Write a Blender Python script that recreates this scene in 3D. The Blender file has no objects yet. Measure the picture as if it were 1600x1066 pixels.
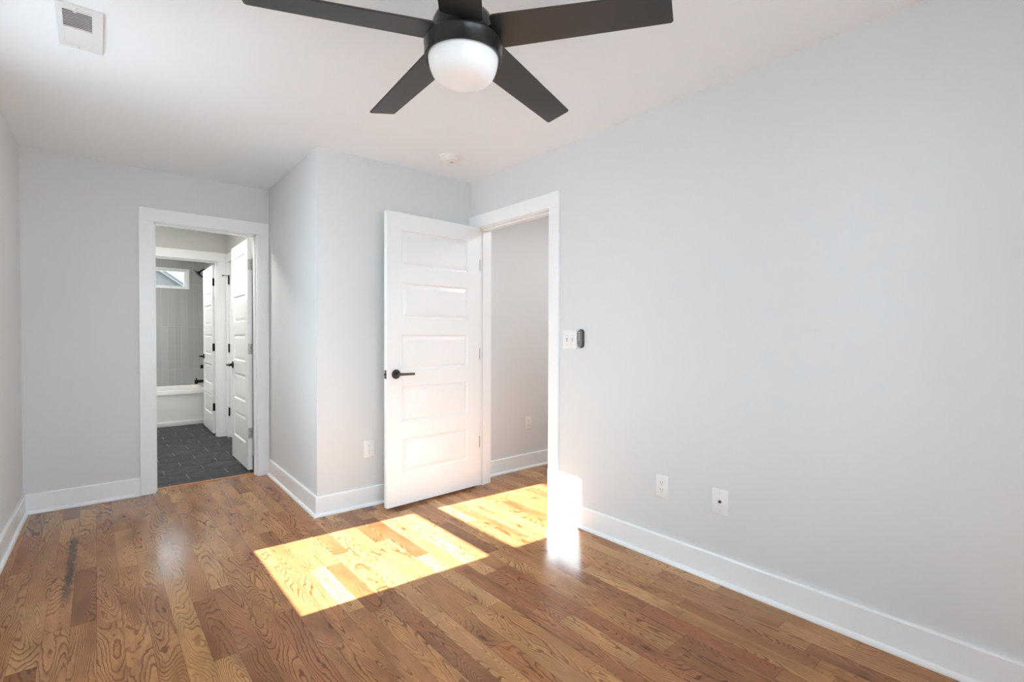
import bpy, bmesh, math, random
from mathutils import Vector, Matrix
D = bpy.data
SC = bpy.context.scene
COL = SC.collection
random.seed(7)

# ------------------------------------------------------------------ camera
CAM_Z = 1.206
yaw, pit, rol = math.radians(40.2684), math.radians(0.8433), math.radians(0.1904)
Fv = Vector((math.sin(yaw)*math.cos(pit), math.cos(yaw)*math.cos(pit), -math.sin(pit)))
Rv = Vector((math.cos(yaw), -math.sin(yaw), 0))
Uv = Rv.cross(Fv)
R2 = Rv*math.cos(rol) + Uv*math.sin(rol)
U2 = -Rv*math.sin(rol) + Uv*math.cos(rol)
cd = D.cameras.new('camera'); cam = D.objects.new('camera', cd); COL.objects.link(cam)
cam.matrix_world = Matrix(((R2.x, U2.x, -Fv.x, 0), (R2.y, U2.y, -Fv.y, 0), (R2.z, U2.z, -Fv.z, CAM_Z), (0, 0, 0, 1)))
cd.sensor_width = 36; cd.lens = 768*36/1600; cd.shift_y = 2.46/1600
cd.clip_start = 0.02; cd.clip_end = 500
SC.camera = cam

# ------------------------------------------------------------------ view, world, sun, added fill lights
SC.view_settings.view_transform = 'Standard'; SC.view_settings.look = 'None'
SC.view_settings.gamma = 1; SC.view_settings.use_curve_mapping = False
SC.view_settings.exposure = 0.60
SC.cycles.max_bounces = 14; SC.cycles.diffuse_bounces = 9; SC.cycles.glossy_bounces = 5
SC.cycles.transparent_max_bounces = 12; SC.cycles.sample_clamp_indirect = 12
SC.cycles.use_denoising = True

SKY = 6.6
w = D.worlds.new('sky'); SC.world = w; w.use_nodes = True
bg = w.node_tree.nodes['Background']
bg.inputs['Color'].default_value = (0.82, 0.985, 1.105, 1); bg.inputs['Strength'].default_value = SKY

TAN_E = 0.67
sun_dir = Vector((1, -0.057, -TAN_E)).normalized()
sd = D.lights.new('sun', 'SUN'); sun = D.objects.new('sun', sd); COL.objects.link(sun)
sd.energy = 30; sd.angle = math.radians(0.53); sd.color = (0.90, 0.975, 1.06)
sun.rotation_euler = sun_dir.to_track_quat('-Z', 'Y').to_euler(); sun.location = (-6, 3, 6)

def fill_light(name, loc, power, size, color=(.97, .95, .89)):
    l = D.lights.new(name, 'AREA'); l.shape = 'DISK'; l.size = size; l.energy = power; l.color = color
    o = D.objects.new(name, l); COL.objects.link(o); o.location = loc; return o
fill_light('added_fill_vestibule', (0.25, 5.25, 2.42), 15.5, 0.30)  # added unseen lights to brighten bathroom and hall; no fixtures modelled
fill_light('added_fill_tub', (0.2, 7.3, 2.42), 15, 0.30)
fill_light('added_fill_hall', (3.25, 2.2, 2.42), 10, 0.35, (.95, .985, 1))

def portal(loc, rot, sx, sy):
    l = D.lights.new('daylight_portal', 'AREA'); l.shape = 'RECTANGLE'; l.size = sx; l.size_y = sy
    l.cycles.is_portal = True
    o = D.objects.new('daylight_portal', l); COL.objects.link(o); o.location = loc; o.rotation_euler = rot

# ------------------------------------------------------------------ constants (metres)
XR, XL, XC, YC, YB, H = 2.3255, -0.3765, 1.113, 3.306, 4.585, 2.44
AL, AC, BC = -0.0219, 0.022, -0.0285
YR = -0.95                                   # rear wall, behind the camera
TW = 0.12
XCB = XC + AC*(YB-YC)                        # closet side wall at the back corner
YCR = YC + BC*(XR-XC)                        # closet front wall at the right corner
def xl(y): return XL + AL*(YB-y)             # left wall

# ------------------------------------------------------------------ helpers
def srgb(r, g, b):
    f = lambda c: (c/255/12.92 if c/255 <= .04045 else ((c/255+.055)/1.055)**2.4)
    return (f(r), f(g), f(b), 1)

def mat(name, col, rough=.5, metal=0, spec=.5, noise=0, nscale=60, bump=0, emit=None, estr=0, coat=0):
    m = D.materials.new(name); m.use_nodes = True; nt = m.node_tree; b = nt.nodes['Principled BSDF']
    b.inputs['Base Color'].default_value = col; b.inputs['Roughness'].default_value = rough
    b.inputs['Metallic'].default_value = metal; b.inputs['Specular IOR Level'].default_value = spec
    b.inputs['Coat Weight'].default_value = coat
    if emit:
        b.inputs['Emission Color'].default_value = emit; b.inputs['Emission Strength'].default_value = estr
    if noise or bump:
        tc = nt.nodes.new('ShaderNodeTexCoord'); nz = nt.nodes.new('ShaderNodeTexNoise')
        nz.inputs['Scale'].default_value = nscale; nz.inputs['Detail'].default_value = 3
        nt.links.new(tc.outputs['Object'], nz.inputs['Vector'])
        if noise:
            mx = nt.nodes.new('ShaderNodeMix'); mx.data_type = 'RGBA'
            mx.inputs[6].default_value = tuple(c*(1-noise) for c in col[:3])+(1,)
            mx.inputs[7].default_value = tuple(min(1, c*(1+noise)) for c in col[:3])+(1,)
            nt.links.new(nz.outputs['Fac'], mx.inputs[0]); nt.links.new(mx.outputs[2], b.inputs['Base Color'])
        if bump:
            bp = nt.nodes.new('ShaderNodeBump'); bp.inputs['Strength'].default_value = bump
            bp.inputs['Distance'].default_value = .001
            nt.links.new(nz.outputs['Fac'], bp.inputs['Height']); nt.links.new(bp.outputs[0], b.inputs['Normal'])
    return m

def obj(name, bm, m=None, parent=None, kind=None, smooth=False, label=None):
    me = D.meshes.new(name)
    bmesh.ops.recalc_face_normals(bm, faces=bm.faces)
    if smooth:
        for f in bm.faces: f.smooth = True
        for e in bm.edges:
            if len(e.link_faces) == 2 and e.calc_face_angle(0) > math.radians(38): e.smooth = False
    bm.to_mesh(me); bm.free()
    if m: me.materials.append(m)
    o = D.objects.new(name, me); COL.objects.link(o)
    if parent: o.parent = parent
    if kind: o['kind'] = kind
    if label: o['label'] = label
    return o

def struct(name, bm, m, label=None, **k): return obj(name, bm, m, kind='structure', label=label, **k)

def thing(name, label, cat, loc=(0, 0, 0), rz=0, group=None, kind=None):
    o = D.objects.new(name, None); COL.objects.link(o); o.empty_display_size = .1
    o.location = loc; o.rotation_euler = (0, 0, rz); o['label'] = label
    if cat: o['category'] = cat
    if group: o['group'] = group
    if kind: o['kind'] = kind
    return o

def box(bm, x0, x1, y0, y1, z0, z1, bev=0, seg=1, M=None):
    r = bmesh.ops.create_cube(bm, size=1)
    vs = r['verts']
    T = Matrix.Translation(((x0+x1)/2, (y0+y1)/2, (z0+z1)/2)) @ Matrix.Diagonal((abs(x1-x0), abs(y1-y0), abs(z1-z0), 1))
    bmesh.ops.transform(bm, matrix=T, verts=vs)
    if bev:
        es = list({e for v in vs for e in v.link_edges})
        g = bmesh.ops.bevel(bm, geom=es, offset=bev, segments=seg, profile=.5, affect='EDGES')
        vs = list({v for f in g['faces'] for v in f.verts} | {v for v in vs if v.is_valid})
    if M is not None:
        bmesh.ops.transform(bm, matrix=M, verts=[v for v in vs if v.is_valid])
    return vs

def prism(bm, poly, z0, z1):
    a = [bm.verts.new((x, y, z0)) for x, y in poly]; b = [bm.verts.new((x, y, z1)) for x, y in poly]
    bm.faces.new(a[::-1]); bm.faces.new(b); n = len(poly)
    for i in range(n): bm.faces.new((a[i], a[(i+1) % n], b[(i+1) % n], b[i]))

def lathe(bm, prof, n=40, M=None, cap=True):
    """prof: list of (r, z)"""
    rings = []
    for r, z in prof:
        rings.append([bm.verts.new((r*math.cos(2*math.pi*k/n), r*math.sin(2*math.pi*k/n), z)) for k in range(n)])
    fs = []
    for a, b in zip(rings, rings[1:]):
        for k in range(n): fs.append(bm.faces.new((a[k], a[(k+1) % n], b[(k+1) % n], b[k])))
    if cap:
        bm.faces.new(rings[0][::-1]); bm.faces.new(rings[-1])
    vs = [v for r in rings for v in r]
    if M is not None: bmesh.ops.transform(bm, matrix=M, verts=vs)
    return vs

def tube(bm, pts, rad, n=14):
    pts = [Vector(p) for p in pts]; rings = []; prev = None
    for i, p in enumerate(pts):
        d = (pts[min(i+1, len(pts)-1)]-pts[max(i-1, 0)]).normalized()
        if prev is None: u = d.orthogonal().normalized()
        else: u = (prev - d*prev.dot(d)).normalized()
        prev = u; v = d.cross(u); r = rad[i] if isinstance(rad, (list, tuple)) else rad
        rings.append([bm.verts.new(p+u*r*math.cos(2*math.pi*k/n)+v*r*math.sin(2*math.pi*k/n)) for k in range(n)])
    for a, b in zip(rings, rings[1:]):
        for k in range(n): bm.faces.new((a[k], a[(k+1) % n], b[(k+1) % n], b[k]))
    bm.faces.new(rings[0][::-1]); bm.faces.new(rings[-1])

def sweep(bm, prof, path):
    """prof: (out, z) closed outline; path: xy points with the room on the right hand side; mitred corners"""
    P = [Vector(p) for p in path]; rings = []
    for i, p in enumerate(P):
        d0 = (P[i]-P[i-1]).normalized() if i else (P[1]-P[0]).normalized()
        d1 = (P[i+1]-P[i]).normalized() if i < len(P)-1 else d0
        n0 = Vector((d0.y, -d0.x)); n1 = Vector((d1.y, -d1.x)); m = (n0+n1).normalized(); k = 1/max(.2, m.dot(n0))
        rings.append([bm.verts.new((p.x+m.x*o*k, p.y+m.y*o*k, z)) for o, z in prof])
    n = len(prof)
    for a, b in zip(rings, rings[1:]):
        for k in range(n): bm.faces.new((a[k], a[(k+1) % n], b[(k+1) % n], b[k]))
    bm.faces.new(rings[0][::-1]); bm.faces.new(rings[-1])

RX = lambda a: Matrix.Rotation(a, 4, 'X')
RY = lambda a: Matrix.Rotation(a, 4, 'Y')
RZ = lambda a: Matrix.Rotation(a, 4, 'Z')
TR = lambda x, y, z: Matrix.Translation((x, y, z))
PI = math.pi

# ------------------------------------------------------------------ node shorthand
class NT:
    def __init__(s, m): s.t = m.node_tree
    def put(s, sock, v):
        if isinstance(v, bpy.types.NodeSocket): s.t.links.new(v, sock)
        else: sock.default_value = v
    def m(s, op, a, b=None, c=None, clamp=False):
        n = s.t.nodes.new('ShaderNodeMath'); n.operation = op; n.use_clamp = clamp
        for i, v in enumerate((a, b, c)):
            if v is not None: s.put(n.inputs[i], v)
        return n.outputs[0]
    def xyz(s, x, y, z):
        n = s.t.nodes.new('ShaderNodeCombineXYZ')
        for i, v in enumerate((x, y, z)): s.put(n.inputs[i], v)
        return n.outputs[0]
    def noise(s, vec, scale=1, detail=2, rough=.5, dist=0):
        n = s.t.nodes.new('ShaderNodeTexNoise'); s.put(n.inputs['Vector'], vec)
        n.inputs['Scale'].default_value = scale; n.inputs['Detail'].default_value = detail
        n.inputs['Roughness'].default_value = rough; n.inputs['Distortion'].default_value = dist
        return n.outputs['Fac']
    def wn(s, v):
        n = s.t.nodes.new('ShaderNodeTexWhiteNoise'); n.noise_dimensions = '1D'; s.put(n.inputs['W'], v)
        return n.outputs['Value'], n.outputs['Color']
    def ramp(s, fac, stops, interp='LINEAR'):
        n = s.t.nodes.new('ShaderNodeValToRGB'); s.put(n.inputs[0], fac); cr = n.color_ramp; cr.interpolation = interp
        while len(cr.elements) < len(stops): cr.elements.new(.5)
        for e, (p, c) in zip(cr.elements, stops):
            e.position = p; e.color = c if len(c) == 4 else tuple(c)+(1,)
        return n.outputs[0]
    def mix(s, fac, a, b, mode='MIX'):
        n = s.t.nodes.new('ShaderNodeMix'); n.data_type = 'RGBA'; n.blend_type = mode
        s.put(n.inputs[0], fac); s.put(n.inputs[6], a); s.put(n.inputs[7], b); return n.outputs[2]
    def maprange(s, v, a, b, c=0, d=1, smooth=False):
        n = s.t.nodes.new('ShaderNodeMapRange'); n.clamp = True
        if smooth: n.interpolation_type = 'SMOOTHSTEP'
        s.put(n.inputs['Value'], v)
        for k, x in zip(('From Min', 'From Max', 'To Min', 'To Max'), (a, b, c, d)): s.put(n.inputs[k], x)
        return n.outputs[0]

def wood_floor():
    m = D.materials.new('oak_floor'); m.use_nodes = True; N = NT(m); t = m.node_tree; B = t.nodes['Principled BSDF']
    tc = t.nodes.new('ShaderNodeTexCoord'); sp = t.nodes.new('ShaderNodeSeparateXYZ'); t.links.new(tc.outputs['Object'], sp.inputs[0])
    X, Y = sp.outputs[0], sp.outputs[1]
    PW = .0825
    xs = N.m('DIVIDE', N.m('ADD', X, .005), PW)
    row = N.m('FLOOR', xs); fr = N.m('FRACT', xs)
    r1, rc = N.wn(row)
    W = N.m('ADD', N.m('DIVIDE', Y, .58), N.m('MULTIPLY', r1, 57.3))
    v = t.nodes.new('ShaderNodeTexVoronoi'); v.voronoi_dimensions = '1D'; v.feature = 'F1'; N.put(v.inputs['W'], W)
    v.inputs['Scale'].default_value = 1; v.inputs['Randomness'].default_value = .85
    ve = t.nodes.new('ShaderNodeTexVoronoi'); ve.voronoi_dimensions = '1D'; ve.feature = 'DISTANCE_TO_EDGE'; N.put(ve.inputs['W'], W)
    ve.inputs['Scale'].default_value = 1; ve.inputs['Randomness'].default_value = .85
    sc = t.nodes.new('ShaderNodeSeparateColor'); t.links.new(v.outputs['Color'], sc.inputs[0])
    a, b, c = sc.outputs[0], sc.outputs[1], sc.outputs[2]
    # per-plank ids, decorrelated from the row
    i1 = N.m('FRACT', N.m('ADD', N.m('MULTIPLY', a, 7.13), N.m('MULTIPLY', r1, 3.7)))
    i2 = N.m('FRACT', N.m('ADD', N.m('MULTIPLY', b, 5.37), N.m('MULTIPLY', r1, 9.1)))
    i3 = N.m('FRACT', N.m('ADD', N.m('MULTIPLY', c, 11.7), N.m('MULTIPLY', r1, 5.3)))
    base = N.ramp(i1, [(0, srgb(122, 78, 46)), (.15, srgb(146, 98, 62)), (.35, srgb(160, 114, 74)), (.55, srgb(150, 104, 66)),
                       (.72, srgb(168, 126, 84)), (.88, srgb(142, 90, 56)), (1, srgb(180, 138, 96))])
    # knots
    kv = t.nodes.new('ShaderNodeTexVoronoi'); kv.voronoi_dimensions = '2D'; kv.feature = 'F1'
    wob = N.m('MULTIPLY', N.m('SUBTRACT', N.noise(N.xyz(N.m('MULTIPLY', X, 30), N.m('MULTIPLY', Y, 12), 0), 1, 2), .5), .10)
    N.put(kv.inputs['Vector'], N.xyz(N.m('ADD', N.m('MULTIPLY', X, 4.4), N.m('ADD', wob, N.m('MULTIPLY', i3, 3.1))), N.m('ADD', N.m('MULTIPLY', Y, 1.5), wob), 0))
    kv.inputs['Scale'].default_value = 1; kd = kv.outputs['Distance']
    ksc = t.nodes.new('ShaderNodeSeparateColor'); t.links.new(kv.outputs['Color'], ksc.inputs[0])
    kon = N.m('GREATER_THAN', ksc.outputs[0], .55)
    kring = N.m('MULTIPLY', N.maprange(kd, .34, 0, 0, 1, True), kon)
    # growth-ring field: contours of a stretched noise (cathedral grain) plus a straight part (rift grain)
    vec = N.xyz(N.m('ADD', N.m('MULTIPLY', X, 8.5), N.m('MULTIPLY', i2, 41)), N.m('ADD', N.m('MULTIPLY', Y, 1.15), N.m('MULTIPLY', i3, 29)), N.m('MULTIPLY', i1, 17))
    n1 = N.noise(vec, 1, 1.0, .45, .25)
    wig = N.noise(N.xyz(N.m('ADD', N.m('MULTIPLY', X, 40), N.m('MULTIPLY', i2, 31)), N.m('MULTIPLY', Y, 22), i1), 1, 2, .5)
    dens = N.m('ADD', 19, N.m('MULTIPLY', N.m('POWER', i3, 1.5), 34))
    F = N.m('ADD', N.m('MULTIPLY', n1, dens), N.m('MULTIPLY', N.m('MULTIPLY', X, 105), N.m('GREATER_THAN', i2, .58)))
    F = N.m('ADD', F, N.m('MULTIPLY', wig, 1.0))
    F = N.m('ADD', F, N.m('MULTIPLY', kring, 4.0))
    ph = N.m('FRACT', F)
    line = N.ramp(ph, [(0, (0, 0, 0)), (.30, (.05, .05, .05)), (.62, (.28, .28, .28)), (.73, (1, 1, 1)), (.87, (.95, .95, .95)), (.93, (0, 0, 0))])
    # fine second set of rings inside the bands and pores
    ph2 = N.m('PINGPONG', N.m('MULTIPLY', F, 3.0), 1)
    pores = N.noise(N.xyz(N.m('MULTIPLY', X, 420), N.m('MULTIPLY', Y, 26), i1), 1, 2, .6)
    pore = N.maprange(pores, .50, .68, 0, 1)
    tone = N.noise(N.xyz(N.m('ADD', N.m('MULTIPLY', X, 12), N.m('MULTIPLY', i1, 9)), N.m('MULTIPLY', Y, 3.2), i2), 1, 2.5, .55)
    amt = N.m('MULTIPLY', line, N.maprange(N.noise(N.xyz(N.m('MULTIPLY', X, 9), N.m('MULTIPLY', Y, 4), i3), 1, 2), .3, .60, .45, 1.0))
    dark = N.mix(1.0, base, (.36, .27, .21, 1), 'MULTIPLY')
    col = N.mix(amt, base, dark)
    col = N.mix(N.m('MULTIPLY', ph2, .16), col, dark)
    col = N.mix(N.m('MULTIPLY', pore, .30), col, dark)
    col = N.mix(1.0, col, N.ramp(tone, [(.25, (.72, .66, .60)), (.5, (1, 1, 1)), (.75, (1.22, 1.2, 1.16))]), 'MULTIPLY')
    kn = N.m('MULTIPLY', N.maprange(kd, .062, .012, 0, .9, True), kon)
    kh = N.m('MULTIPLY', N.maprange(kd, .24, .06, 0, .45, True), kon)
    col = N.mix(kh, col, srgb(104, 60, 34)); col = N.mix(kn, col, srgb(70, 38, 22))
    # the long dark mineral streak near the left wall
    sx = N.m('ADD', N.m('SUBTRACT', X, N.m('ADD', -.108, N.m('MULTIPLY', N.m('SUBTRACT', Y, 3.4), .012))), N.m('MULTIPLY', N.m('SUBTRACT', N.noise(N.xyz(X, N.m('MULTIPLY', Y, 9), 3), 1, 3), .5), .05))
    st = N.m('MULTIPLY', N.maprange(N.m('ABSOLUTE', sx), .025, .008, 0, 1, True), N.m('MULTIPLY', N.maprange(Y, 2.80, 3.1, 0, 1, True), N.maprange(Y, 3.95, 3.80, 0, 1, True)))
    col = N.mix(N.m('MULTIPLY', st, N.maprange(tone, .3, .6, .95, .6)), col, srgb(40, 25, 17))
    # seams
    e = N.m('MINIMUM', fr, N.m('SUBTRACT', 1, fr))
    s1 = N.maprange(e, .006, .016, 1, 0); s2 = N.maprange(ve.outputs['Distance'], .0010, .0030, 1, 0)
    seam = N.m('MAXIMUM', s1, s2)
    col = N.mix(N.m('MULTIPLY', seam, .50), col, srgb(58, 34, 22))
    col = N.mix(1.0, col, (1.0, .975, .87, 1), 'MULTIPLY')
    hs = t.nodes.new('ShaderNodeHueSaturation'); N.put(hs.inputs['Color'], col); hs.inputs['Saturation'].default_value = 1.0; hs.inputs['Value'].default_value = 1.40
    t.links.new(hs.outputs[0], B.inputs['Base Color'])
    B.inputs['Roughness'].default_value = .3
    N.put(B.inputs['Roughness'], N.maprange(tone, .2, .8, .15, .21))
    B.inputs['Specular IOR Level'].default_value = .42
    bp = t.nodes.new('ShaderNodeBump'); bp.inputs['Strength'].default_value = .12; bp.inputs['Distance'].default_value = .001
    N.put(bp.inputs['Height'], N.m('SUBTRACT', 1, N.m('ADD', N.m('MULTIPLY', amt, .5), seam))); t.links.new(bp.outputs[0], B.inputs['Normal'])
    return m

def tile_wall():
    """tall narrow stacked wall tiles: plane x-z or y-z"""
    m = D.materials.new('shower_tile'); m.use_nodes = True; N = NT(m); t = m.node_tree; B = t.nodes['Principled BSDF']
    tc = t.nodes.new('ShaderNodeTexCoord'); sp = t.nodes.new('ShaderNodeSeparateXYZ'); t.links.new(tc.outputs['Object'], sp.inputs[0])
    u = N.m('DIVIDE', N.m('ADD', N.m('ADD', sp.outputs[0], sp.outputs[1]), -.788-8.5+7.75), .0775)
    vz = N.m('DIVIDE', N.m('SUBTRACT', sp.outputs[2], 1.315), .61)
    fu, fv = N.m('FRACT', u), N.m('FRACT', vz)
    eu = N.m('MULTIPLY', N.m('MINIMUM', fu, N.m('SUBTRACT', 1, fu)), .0775); ev = N.m('MULTIPLY', N.m('MINIMUM', fv, N.m('SUBTRACT', 1, fv)), .61)
    g = N.maprange(N.m('MINIMUM', eu, ev), .0012, .0024, 1, 0)
    rid, _ = N.wn(N.m('ADD', N.m('FLOOR', u), N.m('MULTIPLY', N.m('FLOOR', vz), 37)))
    col = N.mix(rid, srgb(160, 161, 160), srgb(168, 169, 168))
    col = N.mix(g, col, srgb(180, 180, 177)); N.put(B.inputs['Base Color'], col)
    B.inputs['Roughness'].default_value = .32
    bp = t.nodes.new('ShaderNodeBump'); bp.inputs['Strength'].default_value = .4; bp.inputs['Distance'].default_value = .001
    N.put(bp.inputs['Height'], N.m('SUBTRACT', 1, g)); t.links.new(bp.outputs[0], B.inputs['Normal'])
    return m

def slate():
    m = D.materials.new('dark_slate_tile'); m.use_nodes = True; N = NT(m); t = m.node_tree; B = t.nodes['Principled BSDF']
    tc = t.nodes.new('ShaderNodeTexCoord'); V = tc.outputs['Object']
    n1 = N.noise(V, 7, 5, .6, 1.2); n2 = N.noise(V, 40, 3, .5)
    col = N.ramp(n1, [(.3, srgb(50, 51, 54)), (.5, srgb(58, 59, 62)), (.66, srgb(76, 76, 78)), (.75, srgb(60, 61, 63))])
    N.put(B.inputs['Base Color'], col); N.put(B.inputs['Roughness'], N.maprange(n2, .3, .7, .55, .7)); B.inputs['Specular IOR Level'].default_value = .25
    return m

def siding():
    m = D.materials.new('grey_siding'); m.use_nodes = True; N = NT(m); t = m.node_tree; B = t.nodes['Principled BSDF']
    tc = t.nodes.new('ShaderNodeTexCoord'); sp = t.nodes.new('ShaderNodeSeparateXYZ'); t.links.new(tc.outputs['Object'], sp.inputs[0])
    f = N.m('FRACT', N.m('DIVIDE', sp.outputs[2], .15)); g = N.maprange(f, 0, .08, 1, 0)
    N.put(B.inputs['Base Color'], N.mix(g, srgb(70, 68, 64), srgb(50, 48, 46))); B.inputs['Roughness'].default_value = .8
    return m

def glass():
    m = D.materials.new('window_glass'); m.use_nodes = True; t = m.node_tree
    t.nodes.remove(t.nodes['Principled BSDF']); out = t.nodes['Material Output']
    tr = t.nodes.new('ShaderNodeBsdfTransparent'); tr.inputs[0].default_value = (.96, .98, .98, 1)
    gl = t.nodes.new('ShaderNodeBsdfGlossy'); gl.inputs['Roughness'].default_value = .02
    fr = t.nodes.new('ShaderNodeFresnel'); fr.inputs[0].default_value = 1.45
    mx = t.nodes.new('ShaderNodeMixShader'); t.links.new(fr.outputs[0], mx.inputs[0]); t.links.new(tr.outputs[0], mx.inputs[1])
    t.links.new(gl.outputs[0], mx.inputs[2]); t.links.new(mx.outputs[0], out.inputs[0])
    return m

M_wall = mat('wall_paint', (.72, .724, .724, 1), .75, noise=.01, nscale=3, bump=.05)
M_ceil = mat('ceiling_paint', (.85, .89, .92, 1), .9, noise=.006, nscale=3)
M_bathwall = mat('bathroom_paint', (.62, .61, .585, 1), .75, noise=.01, nscale=3)
M_trim = mat('trim_paint', (.895, .908, .915, 1), .28, noise=.006, nscale=5)
M_door = mat('door_paint', (.880, .893, .90, 1), .30, noise=.006, nscale=5)
M_oak = wood_floor()
M_tile = tile_wall(); M_slate = slate(); M_siding = siding(); M_glass = glass()
M_grout = mat('floor_grout', srgb(160, 158, 154), .85, noise=.08, nscale=80)
M_enamel = mat('tub_enamel', (.80, .795, .78, 1), .14, noise=.004, nscale=4)
M_vinyl = mat('window_vinyl', (.83, .84, .84, 1), .35, noise=.005, nscale=4)
M_black = mat('matte_black_metal', srgb(24, 23, 23), .38, metal=.6, noise=.1, nscale=50)
M_bronze = mat('dark_bronze_metal', srgb(92, 88, 86), .30, metal=.9, noise=.05, nscale=60)
M_nickel = mat('satin_nickel', srgb(178, 176, 172), .36, metal=.85, noise=.05, nscale=60)
M_fan = mat('fan_black_metal', srgb(52, 51, 50), .25, metal=.35, noise=.06, nscale=40)
M_blade = mat('fan_blade_black', srgb(52, 53, 54), .42, noise=.06, nscale=25)
M_bowl = mat('frosted_glass', (.86, .86, .86, 1), .22, emit=(.95, 1, 1, 1), estr=.10, noise=.004, nscale=4)
M_plate = mat('white_plastic', (.84, .84, .83, 1), .30, noise=.004, nscale=8)
M_slot = mat('dark_slot', srgb(46, 44, 42), .6, noise=.1, nscale=80)
M_screw = mat('painted_screw', srgb(196, 195, 192), .35, metal=.3, noise=.05, nscale=90)
M_remote = mat('grey_plastic', srgb(112, 111, 109), .5, noise=.04, nscale=60)
M_holder = mat('dark_grey_plastic', srgb(66, 65, 64), .5, noise=.04, nscale=60)
M_duct_shade = mat('duct_shade_dark', srgb(26, 26, 26), .9, noise=.1, nscale=20)
M_ventw = mat('vent_enamel', (.76, .76, .755, 1), .4, noise=.005, nscale=10)
M_roofm = mat('roof_shingle', srgb(70, 72, 76), .9, noise=.2, nscale=40)
M_rake = mat('exterior_trim', srgb(92, 90, 86), .6, noise=.02, nscale=9)
M_ground = mat('concrete_paving', (.30, .30, .30, 1), .95, noise=.08, nscale=9)

# ------------------------------------------------------------------ shell
bm = bmesh.new(); prism(bm, [(-.62, YR-.12), (4.2, YR-.12), (4.2, 3.45), (XCB+.06, 3.45), (XCB+.06, 4.70), (-.62, 4.70)], -.12, 0)
struct('floor', bm, M_oak, 'oak plank floor in mixed brown tones with sun patches')

M_thr = mat('oak_threshold', srgb(176, 108, 54), .3, noise=.15, nscale=30)
bm = bmesh.new(); box(bm, .343, 1.044, 4.664, 4.704, -.02, .0035, .0015); struct('trim_6', bm, M_thr, 'thin orange oak strip where the wood floor meets the slate')
# hexagonal slate tiles of the bathroom over their grout bed
bm = bmesh.new(); box(bm, -.62, 1.5, 4.70, 8.62, -.12, -.0012)
struct('floor_bathroom_bed', bm, M_grout)
bm = bmesh.new(); W6 = .289; R6 = W6/math.sqrt(3); P6 = R6*1.5; rr = R6-.0026
y_id = 0; yy = 4.955
import itertools
for j in range(-3, 17):
    cy = 4.955+.0+j*P6
    off = 0 if j % 2 == 0 else W6/2
    for i in range(-5, 6):
        cx = .588+W6/2+off+i*W6
        poly = [(cx+rr*math.sin(k*PI/3), cy+rr*math.cos(k*PI/3)) for k in range(6)]
        poly = [(min(max(px, -.6), 1.49), min(max(py, 4.702), 8.6)) for px, py in poly]
        if max(p[0] for p in poly)-min(p[0] for p in poly) < .02 or max(p[1] for p in poly)-min(p[1] for p in poly) < .02: continue
        if cx < -.6-.1 or cx > 1.49+.1 or cy < 4.702-.12 or cy > 8.6+.1: continue
        q = []
        for p in poly:
            if not q or (abs(p[0]-q[-1][0])+abs(p[1]-q[-1][1])) > 1e-4: q.append(p)
        if abs(q[0][0]-q[-1][0])+abs(q[0][1]-q[-1][1]) < 1e-4: q.pop()
        if len(q) > 2: prism(bm, q[::-1], -.01, 0)
struct('floor_bathroom', bm, M_slate, 'dark grey hexagonal slate tile floor of the bathroom')

bm = bmesh.new(); box(bm, -.75, 4.3, YR-.25, 8.75, H, H+.14)
struct('ceiling', bm, M_ceil, 'flat white painted ceiling')

# left wall with the sun window (out of frame)
WY0, WY1, WZ0, WZ1 = 2.175, 3.12, .70, 2.29
def lw(y0, y1, z0, z1, bm):
    prism(bm, [(xl(y0), y0), (xl(y1), y1), (xl(y1)-TW, y1), (xl(y0)-TW, y0)], z0, z1)
VY_0, VY_1 = -.80, -.22  # opening for the window added near the camera for extra daylight
bm = bmesh.new(); lw(YR-.1, VY_0, 0, H, bm); lw(VY_0, VY_1, 0, WZ0, bm); lw(VY_0, VY_1, WZ1, H, bm); lw(VY_1, WY0, 0, H, bm); lw(WY1, 4.72, 0, H, bm); lw(WY0, WY1, 0, WZ0, bm); lw(WY0, WY1, WZ1, H, bm)
struct('wall_left', bm, M_wall, 'light grey wall at the left edge')

# back wall with the bathroom doorway
BX0, BX1, DZ = .322, 1.065, 2.062            # rough opening
bm = bmesh.new()
box(bm, xl(YB)-.1, BX0, YB, YB+TW, 0, H); box(bm, BX1, XCB+.06, YB, YB+TW, 0, H); box(bm, BX0, BX1, YB, YB+TW, DZ, H)
struct('wall_back', bm, M_wall, 'light grey back wall around the bathroom doorway')

# closet corner: side wall and front wall
bm = bmesh.new(); prism(bm, [(XC, YC), (XC+TW, YC+.001), (XCB+TW, YB+.03), (XCB, YB)], 0, H)
struct('wall_closet_side', bm, M_wall, 'light grey side wall of the boxed-out corner')
bm = bmesh.new(); prism(bm, [(XC+.0005, YC), (XR+.01, YCR), (XR+.01, YCR+TW), (XC+.0005, YC+TW)], 0, H)
struct('wall_closet_front', bm, M_wall, 'light grey front wall of the boxed-out corner behind the open door')

# right wall with the entry doorway
EY0, EY1, EZ = 2.335, 3.185, 2.070
bm = bmesh.new(); box(bm, XR, XR+TW, YR-.1, EY0, 0, H); box(bm, XR, XR+TW, EY1, YCR+.1, 0, H); box(bm, XR, XR+TW, EY0, EY1, EZ, H)
struct('wall_right', bm, M_wall, 'long light grey wall on the right')

# rear wall, behind the camera, with two windows
RW = [(-.34, .62), (.76, 1.50)]
bm = bmesh.new()
for a, b in ((-.62, -.34), (.62, .76), (1.50, XR+.1)): box(bm, a, b, YR-TW, YR, 0, H)
for a, b in RW: box(bm, a, b, YR-TW, YR, 0, .62); box(bm, a, b, YR-TW, YR, 2.29, H)
struct('wall_rear', bm, M_wall)

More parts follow.
